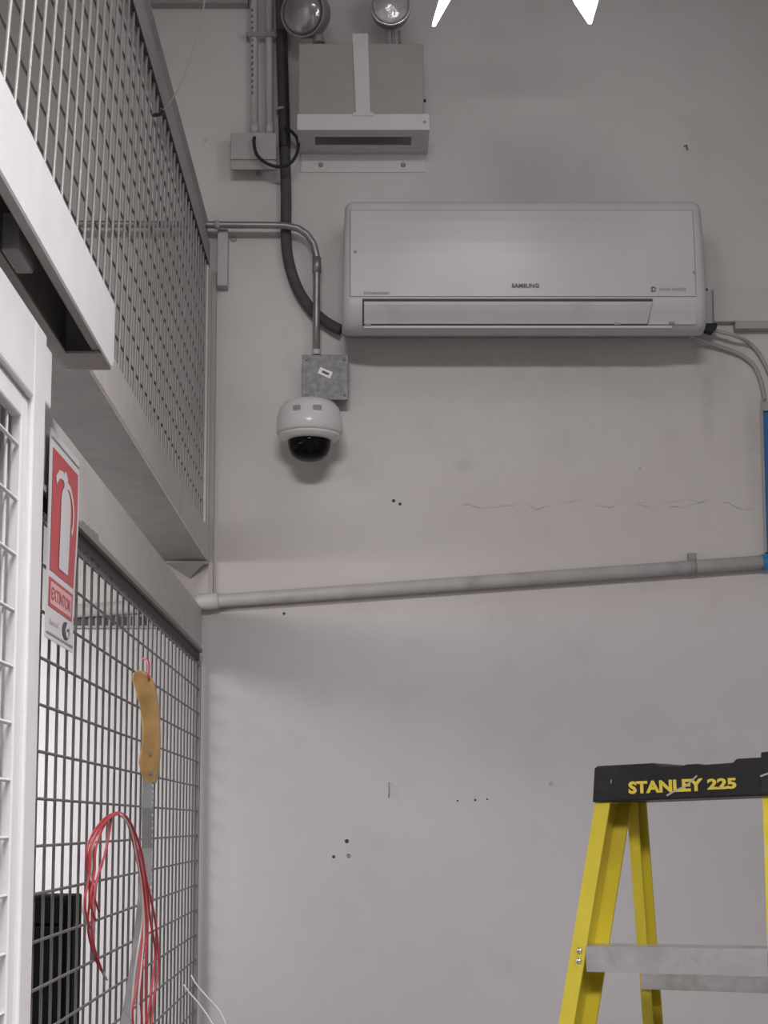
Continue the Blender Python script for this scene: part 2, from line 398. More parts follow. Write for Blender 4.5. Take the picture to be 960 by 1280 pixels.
# trims in the wall corner
struct(MB().box((-.391, D-.014, Zr(.545)), (-.379, D, Zr(1.36))).build('trim_1', BAND, None, .001))
br = MB().box(at(272.5, 362, D), at(285, 286, D-.03)).build('wall_bracket', PVC, None, .0015)
tag(br, 'short cream vertical steel stub on the wall under the level conduit end', 'bracket')

# gray bar high on the wall
tag(MB().box((at(190, 0).x, D-.03, at(0, 11).z), (at(311, 0).x, D-.0005, at(0, -12).z)).build('wall_rail', BANDD, None, .002), 'dark grey horizontal bar high on the wall left of the conduits', 'rail')
# thin wire and black tie on the channel
a = atX(203, 139, -.394)
ti = thing('hanging_wire', a, 'thin wire hanging from above and tied to the upper mesh', 'wire')
MB().tube([a, at(214, 126, a.y+.03), at(228, 100, a.y+.05), at(245, 50, a.y+.06), at(256, 0, a.y+.06), at(264, -60, a.y+.06), at(268, -140, a.y+.06)], .0016, 6, smooth_path=6).build('strand', BAND, ti)
MB().tube([atX(192.5, 144, -.396), atX(203, 142.5, -.392), a], .0036, 6).build('tie', RUB, ti)

# ------------------------------------------------------------------ behind the lower mesh
bxl = at(100.5, 1117, 3.0)
MB_ = MB().box((bxl.x-.42, 2.93, .0), (bxl.x, 3.02, bxl.z))
bc = thing('black_cabinet', (bxl.x-.2, 2.97, 0), 'black cabinet standing behind the lower wire mesh at bottom left', 'cabinet')
MB_.build('cabinet_body', BOXB, bc, .004)
MB().box((bxl.x-.40, 2.922, bxl.z-.05), (bxl.x-.015, 2.9295, bxl.z-.012)).build('drawer_lip', BOXB, bc, .001)
MB().box((bxl.x-.40, 2.922, .15), (bxl.x-.015, 2.9295, bxl.z-.056)).build('front_panel', BOXB, bc, .001)
sl = thing('slotted_rail', at(145, 778, D-.01), 'slotted grey shelf rail on the wall behind the lower mesh', 'rail')
xa, xb_ = at(88, 778).x, at(196, 778).x; zc = at(0, 777).z
MB().box((xa, D-.012, zc-.017), (xb_, D-.0005, zc+.017)).build('rail_body', BAND, sl)
n = 13
for i in range(n):
    x = xa + (i+.5)*(xb_-xa)/n; MB().box((x-.005, D-.0135, zc-.011), (x+.005, D-.0121, zc+.011)).build('slot', DARK, sl)

# ------------------------------------------------------------------ sliding door and its track
XT = -.325
tk = thing('door_track', (XT, 1.4, Zr(.572)), 'bright white sliding door track cover, upper left foreground', 'track')
z0, z1 = Zr(.572), Zr(.659); ye = atX(143, 425, XT).y
mb = MB()
mb.prism([(XT, .5, z0), (XT, ye-.012, z0), (XT, ye, z0+.012), (XT, ye, z1), (XT, .5, z1)], (-.003, 0, 0)).build('cover_plate', WHITE, tk, .0008)
MB().box((-.389, .5, z1-.003), (XT-.0032, ye, z1)).build('top_plate', WHITE, tk)
MB().box((-.389, .5, z0+.004), (-.386, ye, z1-.0032)).build('back_plate', SOFF, tk)
MB().box((-.3858, .5, z0), (-.372, ye-.0755, z0+.003)).build('back_lip', SOFF, tk)
MB().box((-.340, .5, z0+.004), (-.3285, ye-.05, z0+.02)).build('front_lip', BANDD, tk)
MB().box((-.3855, ye-.075, z0), (XT-.0032, ye-.004, z0+.003)).build('end_plate', SOFF, tk)
MB().box((-.3855, ye-.004, z0+.0005), (XT-.0032, ye-.0005, z1-.0035)).build('end_cap', WHITE, tk)
MB().box((-.365, .5, z0+.045), (-.345, ye-.08, z0+.06)).build('roller_rail', DARK, tk)
MB().box((-.370, 1.55, z0+.0), (-.352, 1.62, z0+.04)).build('roller_hanger', SOFF, tk, .002)

XD = -.355
dz1 = Zr(.534)
dr = thing('sliding_door', (XD, 1.4, 0.02), 'white framed sliding mesh door at the left edge', 'door')
ys1 = 1.712; ys0 = 1.652
MB().box((XD-.035, ys0, .04), (XD, ys1, dz1)).build('stile', WHITE, dr, .003)
MB().box((XD-.035, .6, Zr(.447)), (XD, ys0-.0005, dz1)).build('top_rail', WHITE, dr, .003)
MB().box((XD-.035, .6, .04), (XD, ys0-.0005, .14)).build('bottom_rail', WHITE, dr, .003)
MB().box((XD-.018, ys0-.028, .141), (XD-.006, ys0-.001, Zr(.4465))).build('inner_stile', WHITE, dr, .002)
MB().box((XD-.018, .6, Zr(.420)), (XD-.006, ys0-.0285, Zr(.4465))).build('inner_rail', WHITE, dr, .002)
MB().box((XD-.030, ys1+.0005, Zr(.463)), (XD-.004, ys1+.050, dz1-.004)).build('stop_plate', WHITE, dr, .003)
XDW = XD-.010
z = Zr(.390)
while z > .2:
    wire(dr, (XDW, .6, z), (XDW, ys0-.029, z), .0022, WIRED); z -= .0577
y = ys0-.062
while y > .7:
    wire(dr, (XDW-.0045, y, .142), (XDW-.0045, y, Zr(.4195)), .0022, WIRED); y -= .0577

# ------------------------------------------------------------------ red sign
XS = -.3985
pa = atX(63, 534, XS); pb = atX(97.5, 583, XS)
sy0, sy1 = pa.y, pb.y; sz1 = pa.z; sz0 = atX(59.5, 797, XS).z
def SG(u, v, off=0):  # u 0..1 along the wall, v 0..1 downwards
    bow = .003*math.sin(v*math.pi*1.6+.4)*(.4+.6*u) - .001
    return Vector((XS+.0015+bow+off, sy0+(sy1-sy0)*u - .004*math.sin(v*6), sz1+(sz0-sz1)*v))
sg = thing('fire_extinguisher_sign', SG(.5, 1), 'red and white fire extinguisher sign hung on the wire mesh', 'sign')
MB().grid(lambda u, v: SG(u, v), 8, 24, (-.0015, 0, 0)).build('sign_plate', SIGNW, sg)
def patch(name, u0, u1, v0, v1, mat, off=.0005, nu=4, nv=10):
    MB().grid(lambda u, v: SG(u0+(u1-u0)*u, v0+(v1-v0)*v, off), nu, nv).build(name, mat, sg)
patch('red_field', .07, .93, .085, .672, RED)
patch('text_field', .06, .93, .705, .845, RED)
patch('text_inset', .11, .88, .722, .828, SIGNPK, .0007)
def shape(name, uv, mat, off=.001):
    n = len(uv); vs = [SG(u, v, off) for u, v in uv]
    MB().add(vs, [list(range(n))]).build(name, mat, sg)
def ribbon(name, pts, wdt, mat, off=.0011):
    vs = []; fs = []
    for i, (u, v) in enumerate(pts):
        a = pts[max(i-1, 0)]; b = pts[min(i+1, len(pts)-1)]; du, dv = b[0]-a[0], (b[1]-a[1])*1.35; l = math.hypot(du, dv)
        vs += [SG(u - dv/l*wdt, v + du/l*wdt/1.35, off), SG(u + dv/l*wdt, v - du/l*wdt/1.35, off)]
        if i: fs.append((2*i-2, 2*i-1, 2*i+1, 2*i))
    MB().add(vs, fs).build(name, mat, sg)
rows = [(.225, .46, .56), (.24, .40, .62), (.265, .37, .66), (.30, .355, .68)] + [(.30+.036*i, .355, .685) for i in range(1, 10)] + [(.635, .36, .68)]
mb = MB(); mb.add([SG(u, v, .0011) for v, a, b in rows for u in (a, (a+b)/2, b)], [(3*i+j, 3*i+j+1, 3*i+j+4, 3*i+j+3) for i in range(len(rows)-1) for j in (0, 1)]).build('extinguisher_cylinder', SIGNW, sg)
ribbon('extinguisher_hose', [(.46, .235), (.56, .20), (.66, .21), (.74, .25), (.79, .31), (.79, .37), (.75, .42)], .022, SIGNW)
ribbon('extinguisher_lever', [(.18, .23), (.28, .185), (.40, .175), (.52, .205)], .028, SIGNW)
shape('extinguisher_valve', [(.44, .25), (.44, .15), (.50, .14), (.56, .17), (.56, .25)], SIGNW)
sw = sy1-sy0; sh = sz1-sz0
text_mesh('EXTINTOR', 'sign_text', RED, sg, (0, 0, 0), (0, 1, 0), (0, 0, 1), .70*sw, .060*sh, bold=.015, warp=lambda x, y: SG(.495+x/sw, .775-y/sh, .0011))
text_mesh('Syscol', 'maker_text', SIGNV, sg, (0, 0, 0), (0, 1, 0), (0, 0, 1), .30*sw, .030*sh, bold=.01, warp=lambda x, y: SG(.26+x/sw, .915-y/sh, .0011))
shape('round_logo', [(.70+.13*math.cos(a*math.pi/10), .912+.045*math.sin(a*math.pi/10)) for a in range(20)], SIGNB)
ribbon('logo_swirl', [(.80, .875), (.72, .89), (.68, .91), (.72, .93), (.78, .925)], .020, SIGNW, .0014)
ribbon('border_line', [(.02, .040), (.98, .040)], .006, GREYP, .0008); ribbon('border_line', [(.02, .972), (.98, .972)], .006, GREYP, .0008)

# ------------------------------------------------------------------ saw, wire coil, white flex
def hang(px, py, Ymax=2.75, X=-.392):
    Y = min(Ymax, X*FPX*1.0/(px-462)) if px < 462 else Ymax
    p = at(px, py, Y)
    return p
saw = thing('pruning_saw', at(183, 1280, 2.70), 'hand saw with curved wooden handle hanging on the lower mesh', 'saw')
ol = [(565,215),(577,201),(592,197),(612,199),(630,208),(648,230),(660,262),(669,305),(676,350),(680,400),(683,450),(684,500),(682,560),(679,610),(672,650),(664,684),(616,684),(606,648),(597,618),(592,590),(596,562),(603,540),(607,500),(608,450),(605,405),(599,365),(592,330),(581,290),(570,258),(564,235)]
def h2(zx, zy, dY=0): return at(zx*.29167, 780+zy*.29167, 2.72+dY)
MB().prism([h2(x, y) for x, y in ol], (0, .022, 0)).build('handle', WOOD, saw, .0095, 4)
for zx, zy in ((645, 560), (645, 640)):
    MB().lathe([(.0035, 0), (.003, .0015)], h2(zx, zy, -.0003), (0, -1, 0), 12).build('rivet', BLADE, saw)
bl = [(178.5, 968), (177.2, 1010), (177, 1060), (174, 1100), (169.5, 1150), (163.5, 1200), (155.5, 1250), (148, 1290)]
brr = [(190.5, 968), (190, 1010), (189.5, 1060), (188.5, 1100), (184.5, 1150), (178, 1200), (169, 1250), (160, 1290)]
mb = MB(); vs = []; fs = []
def yb(px): return min(2.731, .388*FPX/(462-px))
for i, (l, r) in enumerate(zip(bl, brr)):
    Y = min(2.731, .386*FPX/(462-l[0])); vs += [at(*l, Y), at(*r, Y), at(*l, Y)+Vector((0, .0018, 0)), at(*r, Y)+Vector((0, .0018, 0))]
    if i: a = 4*(i-1); b = 4*i; fs += [(a, a+1, b+1, b), (a+2, b+2, b+3, a+3), (a, b, b+2, a+2), (a+1, a+3, b+3, b+1)]
fs += [(0, 2, 3, 1), (len(vs)-4, len(vs)-3, len(vs)-1, len(vs)-2)]
mb.add(vs, fs).build('saw_blade', BLADE, saw)
mb = MB()   # teeth along the right edge
tp = []
for i in range(len(brr)-1):
    for k in range(6):
        t = k/6; l0 = bl[i][0]*(1-t)+bl[i+1][0]*t; tp.append((brr[i][0]*(1-t)+brr[i+1][0]*t, brr[i][1]*(1-t)+brr[i+1][1]*t, min(2.731, .386*FPX/(462-l0))))
for i in range(2, len(tp)-1):
    a = at(*tp[i]); b = at(*tp[i+1]); c = (a+b)/2+Vector((.003, 0, -.002)); mb.prism([a+Vector((-.0004, .0003, 0)), b+Vector((-.0004, .0003, 0)), c+Vector((0, .0003, 0))], (0, .0012, 0))
t = mb.build('saw_teeth', BLADE, saw); t['kind'] = 'stuff'
MB().tube([h2(640, 240, -.003), h2(635, 215, -.004), h2(638, 175, .004), h2(630, 155, .012), h2(612, 148, .02)], .0022, 6, smooth_path=4).build('hanging_cord', REDW, saw)

coil = thing('wire_coil', at(150, 1280, 2.45), 'coil of red and white electrical wire hung on the lower mesh below the saw handle', 'wire coil')
def cp(px, py, k=0):
    t = (px-105)/93.0; X = -.394 + .047*max(0, t) + k*.0022; return atX(px, py, X)
strands = [
 ('red_wire', REDW, [(124,1140),(114,1110),(108,1075),(112,1050),(128,1026),(143,1017),(156,1019),(167,1036),(177,1066),(183,1100),(190,1130),(196,1165),(198,1210),(193,1245),(188,1290)], 1.5),
 ('red_wire', REDW, [(132,1222),(118,1195),(110,1160),(112,1120),(110,1080),(116,1050),(133,1024),(148,1016),(160,1026),(171,1048),(179,1080),(184,1115),(188,1150),(194,1190),(190,1230),(183,1290)], 0),
 ('red_wire', REDW, [(119,1150),(113,1125),(118,1090),(120,1060),(134,1025),(150,1018),(160,1030),(168,1060),(175,1095),(180,1140),(180,1180),(176,1230),(178,1292)], 2.4),
 ('white_wire', PINKW, [(134,1225),(124,1205),(113,1165),(104,1140),(106,1120),(114,1090),(117,1055),(134,1024),(150,1017),(162,1032),(171,1063),(177,1105),(178,1150),(172,1190),(167,1230),(163,1290)], .8),
 ('red_wire', REDW, [(112,1160),(106,1130),(111,1095),(114,1060),(126,1034),(145,1018),(157,1024),(166,1042),(174,1075),(180,1110),(184,1160),(182,1210),(183,1288)], 3),
 ('red_wire', REDW, [(128,1215),(117,1180),(115,1140),(121,1100),(131,1068),(136,1045),(139,1022)], 1.8),
 ('grey_wire', GREYW, [(117,1200),(120,1110),(128,1080),(134,1050),(138,1024),(148,1018),(156,1024)], .4),
 ('red_wire', REDW, [(167,1290),(166,1260),(172,1225),(177,1180),(180,1150)], 3.4),
 ('white_wire', PINKW, [(172,1292),(173,1250),(177,1205),(180,1160),(177,1110),(170,1066),(163,1036),(151,1018)], 4),
]
for nm, mt, pts, k in strands:
    MB().tube([cp(x, y, k) for x, y in pts], .0019 if mt is REDW else .0015, 6, smooth_path=6).build(nm, mt, coil)
fl = thing('white_cord', at(240, 1250, 3.4), 'pair of thin white cords curling off the lower mesh at bottom', 'cord')
for pts in ([(230, 1231, 0), (238, 1242, .02), (250, 1256, .05), (268, 1283, .1), (280, 1310, .12)], [(239, 1219, 0), (246, 1231, .02), (259, 1246, .06), (272, 1260, .1), (281, 1276, .14), (288, 1300, .16)]):
    y0 = .398*FPX/(462-pts[0][0])
    MB().tube([at(x, y, min(3.7, y0-.06-k)) for x, y, k in pts], .0016, 6, smooth_path=5).build('cord_strand', WHT, fl)

# ------------------------------------------------------------------ sloping pipe
pr = .0165
def pp(px, py): return at(px, py, D-.022)
p0 = pp(980, 700.5); p1 = pp(268, 751.5)
dirp = (p1-p0).normalized()
pipe = thing('wall_pipe', (p0+p1)/2, 'long off-white pipe sloping across the wall above the ladder', 'pipe')
MB().tube([p0+(p0-p1).normalized()*.0, p1, p1+dirp*.35], pr, 16).build('pipe_run', PVCW, pipe)
e0 = pp(272, 751); MB().tube([e0+dirp*-.004, e0, e0+dirp*.045, e0+dirp*.05], pr, 16, radii=[.017, .0205, .0205, .017]).build('end_fitting', HEAD, pipe)
c0 = pp(866, 708.5)
mb = MB().tube([c0-dirp*.007, c0+dirp*.007], pr+.0018, 16).box((c0.x-.008, D-.008, c0.z), (c0.x+.008, D-.0005, c0.z+.034)); mb.box((c0.x-.010, D-.022, c0.z+.016), (c0.x+.010, D-.008, c0.z+.034))
mb.build('pipe_clamp', BANDD, pipe)
s0 = pp(952, 702.5); MB().tube([s0-dirp*.001, s0-dirp*.085], pr+.0025, 16).build('blue_coupling', BLUEP, pipe)
# blue panel at right edge
bp = thing('blue_panel', at(980, 690), 'blue board with grey frame at the right edge, above the blue pipe coupling', 'board')
a = at(953, 512, D-.02); c = at(959, 690, D-.02)
MB().hexa([at(959,690,D-.024), at(1060,690,D-.024), at(1060,690,D-.0005), at(959,690,D-.0005), at(954,514,D-.024), at(1060,514,D-.024), at(1060,514,D-.0005), at(954,514,D-.0005)]).build('blue_face', BLUE, bp)
MB().hexa([at(956.5,690,D-.03), at(958.8,690,D-.03), at(958.8,690,D-.0005), at(956.5,690,D-.0005), at(951,502,D-.03), at(953.7,514,D-.03), at(953.7,514,D-.0005), at(951,502,D-.0005)]).build('frame_side', FRAMEG, bp)
MB().hexa([at(953.9,513.5,D-.03), at(1060,513.5,D-.03), at(1060,513.5,D-.0005), at(953.9,513.5,D-.0005), at(951.2,502,D-.03), at(1060,502,D-.03), at(1060,502,D-.0005), at(951.2,502,D-.0005)]).build('frame_top', FRAMEG, bp)

# ------------------------------------------------------------------ conduits, junction boxes, black line set
cg = 'vertical conduits beside the emergency light'
for px, lab in ((318, 'left grey conduit with printed marks rising from the junction box'), (337, 'right plain grey conduit rising from the junction box')):
    cnd = thing('conduit', at(px, 166, D-.018), lab, 'conduit', cg)
    lo = at(px, 168, D-.018); hi = at(px-1, -150, D-.018)
    MB().tube([lo, hi], .0098, 14).build('conduit_pipe', PVC, cnd)
    MB().tube([lo+Vector((0,0,-.004)), lo+Vector((0,0,.03))], .0112, 14).build('conduit_adaptor', PVC, cnd)
    if px < 330:
        for k in range(15):
            q = at(px-2.5, 12+k*7.4, D-.0278); MB().box((q.x-.0022, q.y-.0002, q.z-.0045), (q.x+.0022, q.y+.0018, q.z+random.uniform(.001, .004))).build('print_mark', PRINT, cnd)
p = at(329, 45, D-.02)
mb = MB().box((at(312, 45).x, D-.0320, p.z-.006), (at(346, 45).x, D-.0295, p.z+.006)); mb.box((at(311, 45).x-.004, D-.0320, p.z-.006), (at(312.4, 45).x-.004, D-.0005, p.z+.006)); mb.box((at(345.4, 45).x, D-.0320, p.z-.006), (at(346.8, 45).x, D-.0005, p.z+.006))
tag(mb.build('conduit_strap', BANDD), 'flat grey strap holding the two vertical conduits', 'strap')
jb = thing('junction_box', at(320, 213), 'grey junction box at the foot of the two conduits', 'box')
MB().box(at(290, 213, D-.0005), at(344.5, 166, D-.05)).build('box_body', JBOX, jb, .003)
MB().box(at(288.5, 200, D-.0505), at(345.5, 166, D-.055)).build('box_cover', JBOX, jb, .0015)
MB().box(at(288.5, 212.5, D-.0505), at(345.5, 201.5, D-.054)).build('lower_strip', BAND, jb, .0015)
q = at(323.5, 217, D-.0005); MB().lathe([(.006, 0), (.0055, .006), (.003, .008)], q, (0,-1,0), 10).build('fixing_screw', BANDD, jb)
lp = thing('cable_loop', at(345, 208, D-.07), 'black cable looping out of the junction box to the dark line', 'cable')
MB().tube([at(318,172,D-.056), at(317.5,178,D-.07), at(321,193,D-.075), at(333,204,D-.078), at(350,208.5,D-.078), at(364,203,D-.075), at(372,189,D-.07), at(372,175,D-.062), at(365,165,D-.055), at(356,160,D-.047)], .0042, 8, smooth_path=6).build('cable', RUB, lp)
ls = thing('insulated_line', at(357, 250), 'dark grey insulated hose curving down into the air conditioner', 'hose')
pts = [at(349,-120,D-.02), at(351,0,D-.02), at(353,80,D-.02), at(355,160,D-.02), at(357.5,240,D-.018), at(357.5,290,D-.018), at(360,322,D-.018), at(370,356,D-.019), at(386,383,D-.02), at(404,400,D-.022), at(418,408.5,D-.026), at(426.5,412.5,D-.03)]
MB().tube(pts, .0135, 14, smooth_path=8).build('foam_sleeve', FOAM, ls)
MB().tube([at(352,40,D-.0205), at(353,80,D-.0205), at(355,150,D-.0205), at(356,185,D-.0205)], .0145, 14, smooth_path=5).build('tape_wrap', TAPE, ls)
MB().tube([at(352.5,136,D-.0205), at(352.7,139,D-.0205)], .0156, 14).build('cable_tie', GREYP, ls)

lc = thing('bent_conduit', at(396, 440), 'galvanised conduit running level then bending down to the camera box', 'conduit')
yc = D-.047
MB().tube([at(-60,280,yc), at(100,280,yc), at(265,281,yc), at(340,281.5,yc), at(356,282,yc), at(372,285,yc), at(384,293,yc), at(392,305,yc), at(395.5,320,yc), at(396,340,yc), at(395.5,400,yc), at(395.5,444,yc)], .0088, 14).build('conduit_pipe', COND, lc)
MB().tube([at(396,322,yc), at(396,341,yc)], .0108, 14).build('conduit_coupling', COND, lc)
MB().tube([at(268,281,yc), at(275,281,yc)], .0112, 14).build('conduit_coupling', BAND, lc)
MB().tube([at(395.5,437,yc), at(395.5,444,yc)], .0098, 14).build('conduit_nut', HEAD, lc)

gb = thing('galvanised_box', at(406, 500), 'square galvanised box with white sticker above the dome camera', 'box')
yg = D-.055
MB().box(at(379, 500, D-.0005), at(434.5, 444.5, yg+.004)).build('box_body', GALV, gb, .002)
MB().box(at(377.5, 500.5, yg+.0035), at(435.5, 443.5, yg)).build('box_cover', GALV, gb, .0012)
for px, py in ((383.5, 449), (430, 449), (383, 494), (431, 493)):
    MB().lathe([(.0045, 0), (.004, .0022), (.0015, .0026)], at(px, py, yg-.0002), (0,-1,0), 10).build('cover_screw', BANDD, gb)
c = at(406.5, 466, yg-.0006); ca, sa = math.cos(-.42), math.sin(-.42)
def rot(u, v): return c + Vector((u*ca - v*sa, 0, u*sa + v*ca))
MB().prism([rot(-.0165,-.0085), rot(.0165,-.0085), rot(.0165,.0085), rot(-.0165,.0085)], (0, -.0006, 0)).build('sticker', SIGNW, gb)
MB().prism([rot(-.008,-.003)-Vector((0,.0008,0)), rot(.010,-.003)-Vector((0,.0008,0)), rot(.010,.003)-Vector((0,.0008,0)), rot(-.008,.003)-Vector((0,.0008,0))], (0, -.0003, 0)).build('sticker_print', PRINT, gb)

# ------------------------------------------------------------------ dome camera
dcY = D-.105
top = at(387, 500, dcY)
dc = thing('dome_camera', top, 'white dome security camera with black dome below the galvanised box', 'camera')
k = 1/534.0
MB().lathe([(4*k,0),(22*k,-1*k),(32*k,-5*k),(38*k,-12*k),(41*k,-22*k),(42.5*k,-34*k),(42.5*k,-43*k),(40.5*k,-46*k)], top, seg=48).build('housing', CAMW, dc)
MB().lathe([(40.4*k,-46.3*k),(39.0*k,-49*k),(35.5*k,-52*k),(31*k,-54*k),(28.5*k,-54*k)], top, seg=48).build('trim_ring', CAMW, dc)
MB().lathe([(27.5*k,-51*k),(27.5*k,-57*k),(26*k,-65*k),(22*k,-72.5*k),(16*k,-77*k),(9*k,-79*k),(2*k,-79.5*k)], top, seg=48).build('dome', GLOSSB, dc)
MB().box((top.x-.045, dcY+.05, top.z-.06), (top.x+.045, D-.0005, top.z-.012)).build('wall_mount', CAMW, dc, .004)
MB().box((top.x-.02, dcY+.02, top.z-.012), (top.x+.05, D-.0005, top.z+.008)).build('mount_arm', GALV, dc, .002)
for u0, u1 in ((-20, -10), (6, 17)):    # faint print on the housing
    def fn(u, v, u0=u0, u1=u1):
        a = (u0+(u1-u0)*u)/42.0; r = 42.2*k; return top+Vector((math.sin(a)*r, -math.cos(a)*r, (-17-6*v)*k - 0))
    MB().grid(fn, 4, 1).build('printed_mark', GREYP, dc)

# ------------------------------------------------------------------ air conditioner
za = lambda py, out: at(650, py, D-out).z
zT = za(250, .165); z37 = za(372, .19); zL0 = za(377, .19); zL1 = za(405, .172); zB = za(423, 0.0)
sec = [(0, zT+.006), (.10, zT+.007), (.145, zT+.003), (.162, zT-.004), (.171, zT-.016), (.178, zT-.05), (.186, (zT+z37)/2), (.190, z37), (.190, zL0-.005), (.186, zL0-.022), (.176, zL1), (.160, zL1-.011), (.13, zL1-.016), (.06, zB-.003), (0, zB)]
fr = [s for s in sec if .17 <= s[0] and s[1] >= zL1-.001]
def fout(z):
    pts = sorted([(s[1], s[0]) for s in sec[3:11]])
    for (z0_, o0), (z1_, o1) in zip(pts, pts[1:]):
        if z0_ <= z <= z1_: t = (z-z0_)/(z1_-z0_); t = t; return o0+(o1-o0)*t
    return pts[0][1] if z < pts[0][0] else pts[-1][1]
xl = at(428, 420, D-.10).x; xr = at(876.5, 415, D-.10).x; xm = (xl+xr)/2; hw = (xr-xl)/2
ac = thing('air_conditioner', (xm, D, zB), 'white wall-mounted air conditioner with a long louver', 'air conditioner')
cxo, czo = .09, (zT+zB)/2
R = .022; st = [0, .0015, .005, .010, .016, R]
stations = [(-hw+e, R-math.sqrt(max(0, R*R-(R-e)**2))) for e in st] + [(hw-e, R-math.sqrt(max(0, R*R-(R-e)**2))) for e in st[::-1]]
vs = []; ns = len(sec)
for x, ins in stations:
    for o, z in sec:
        tz = (z-zB)/(zT-zB); fx = 1 - .014*tz
        oo = o if o == 0 else max(0.001, o - ins*.9*min(1, o/.1)); zz = z - ins*.55*max(-1, min(1, (z-czo)/(.6*(zT-czo))))
        vs.append(Vector((xm + x*fx, D-.0005-oo, zz)))
fs = []
for i in range(len(stations)-1):
    for j in range(ns):
        j2 = (j+1) % ns; fs.append((i*ns+j, i*ns+j2, (i+1)*ns+j2, (i+1)*ns+j))
mb = MB().add(vs, fs, True); mb.add(vs[:ns], [list(range(ns))]); mb.add(vs[-ns:], [list(range(ns))[::-1]])
body = mb.build('housing', AC_W, ac)
bm = bmesh.new(); bm.from_mesh(body.data); bmesh.ops.remove_doubles(bm, verts=bm.verts, dist=.0001); bmesh.ops.recalc_face_normals(bm, faces=bm.faces); bm.to_mesh(body.data); bm.free()
def facestrip(name, mat, pxL, pxR, pyT, pyB, off, thick=.004, parent=ac, pxLb=None, pxRb=None, n=8):
    zt_ = za(pyT, .18 if pyT < 330 else .186); zb_ = za(pyB, .186)
    def fn(u, v):
        z = zt_+(zb_-zt_)*v; o = fout(z)+off; pl = pxL+((pxLb if pxLb is not None else pxL)-pxL)*v; pr_ = pxR+((pxRb if pxRb is not None else pxR)-pxR)*v
        return Vector((at(pl+(pr_-pl)*u, 300, D-.187).x, D-.0005-o, z))
    return MB().grid(fn, 2, n, (0, thick, 0)).build(name, mat, parent)
fp = facestrip('front_panel', AC_P, 438.5, 867, 263, 371.5, .0035, .006)
for nm, a in (('panel_seam', (437.2, 868.2, 261.6, 263.2)), ('panel_seam', (437.2, 438.6, 263.0, 371.5)), ('panel_seam', (866.9, 868.2, 263.0, 371.5))): facestrip(nm, GREYP, *a, .0012, .003)
gap = facestrip('air_outlet', DARK, 453, 814, 374.3, 405.3, .0008, .004, pxRb=808, n=10)
lv = facestrip('louver', AC_L, 455.2, 813, 378.2, 403.6, .0030, .004, pxRb=807.5, n=8)
facestrip('display_cover', AC_W, 815.5, 868, 372.5, 404, .0015, .004, pxLb=810)
facestrip('lower_lip', AC_W, 455, 838, 406.0, 408.8, .003, .004, n=2)
for px, py in ((460, 406), (770, 404.5), (838, 403)):
    z = za(py, .182); MB().box((at(px-3.5, 300, D-.187).x, D-fout(z)-.0055, z-.0025), (at(px+3.5, 300, D-.187).x, D-fout(z)-.001, z+.0025)).build('louver_clip', BANDD, ac)
def actext(body, pxL, pxR, py, h, mat, bold):
    z = za(py, .188); o = fout(z)+.0050
    L_ = at(pxL, 300, D-.187).x; R_ = at(pxR, 300, D-.187).x
    text_mesh(body, 'brand_text', mat, fp, ((L_+R_)/2, D-.0005-o, z), (1, 0, 0), (0, .03, 1), R_-L_, h, depth=.0008, bold=bold)
actext('SAMSUNG', 638.5, 672.5, 358.2, .0100, PRINT, .03)
actext('inverter', 455, 487.5, 367.3, .0075, GREYP, .02)
actext('DIGITAL INVERTER', 822, 855.5, 362.8, .0068, GREYP, .01)
z = za(362.8, .188); o = fout(z)+.0052; x0 = at(814.5, 300, D-.187).x
mb = MB()
for (u0, u1, v0, v1) in ((-.005, -.002, -.006, .006), (-.002, .004, .0035, .006), (-.002, .004, -.006, -.0035), (.004, .006, -.004, .004)):
    mb.box((x0+u0, D-.0005-o-.0006, z+v0), (x0+u1, D-.0005-o, z+v1))
mb.build('square_logo', PRINT, fp)
for px, py in ((444, 316), (866, 342)):
    z = za(py, .185); o = fout(z)+.0041; MB().lathe([(.004, 0), (.0035, .0006)], (at(px, 300, D-.187).x, D-.0005-o, z), (0, -1, 0), 10).build('dimple', GREYP, fp)

# right of the unit: trunking, stub, drain hoses
tr = thing('cable_trunking', at(930, 410), 'off-white trunking running right from behind the air conditioner', 'trunking')
MB().box((at(880, 0).x, D-.020, at(0, 405).z), (at(1060, 0).x, D-.0005, at(0, 364).z)).build('trunking_body', TRUNK, tr, .002)
MB().box((at(905, 0).x, D-.028, at(0, 415).z), (at(1060, 0).x, D-.0005, at(0, 405.6).z)).build('lower_ledge', BAND, tr, .002)
st_ = MB().prism([at(872, 404, D-.05), at(896.5, 403.5, D-.05), at(897, 408, D-.05), at(891, 416, D-.05), at(885, 414, D-.05), at(870, 409, D-.05)], (0, .025, 0)).build('hose_stub', RUB, None, .002)
tag(st_, 'short black hose stub behind the lower right corner of the air conditioner', 'hose stub')
h1 = MB().tube([at(868, 411, D-.05), at(862, 417, D-.045), at(872, 424, D-.03), at(895, 432, D-.016), at(918, 440, D-.012), at(931, 447, D-.010), at(943, 458, D-.010), at(952, 480, D-.010), at(956, 500, D-.036)], .0052, 8, smooth_path=5).build('drain_hose', HOSE)
tag(h1, 'thin pale drain hose trailing down from under the air conditioner corner', 'hose')
h2_ = MB().tube([at(890, 412, D-.034), at(905, 416, D-.036), at(922, 421, D-.035), at(938, 430, D-.012), at(950, 444, D-.010), at(962, 468, D-.010), at(972, 500, D-.012)], .0048, 8, smooth_path=5).build('drain_hose', HOSE)
tag(h2_, 'thin pale hose curving out beneath the trunking, right of the other hose', 'hose')

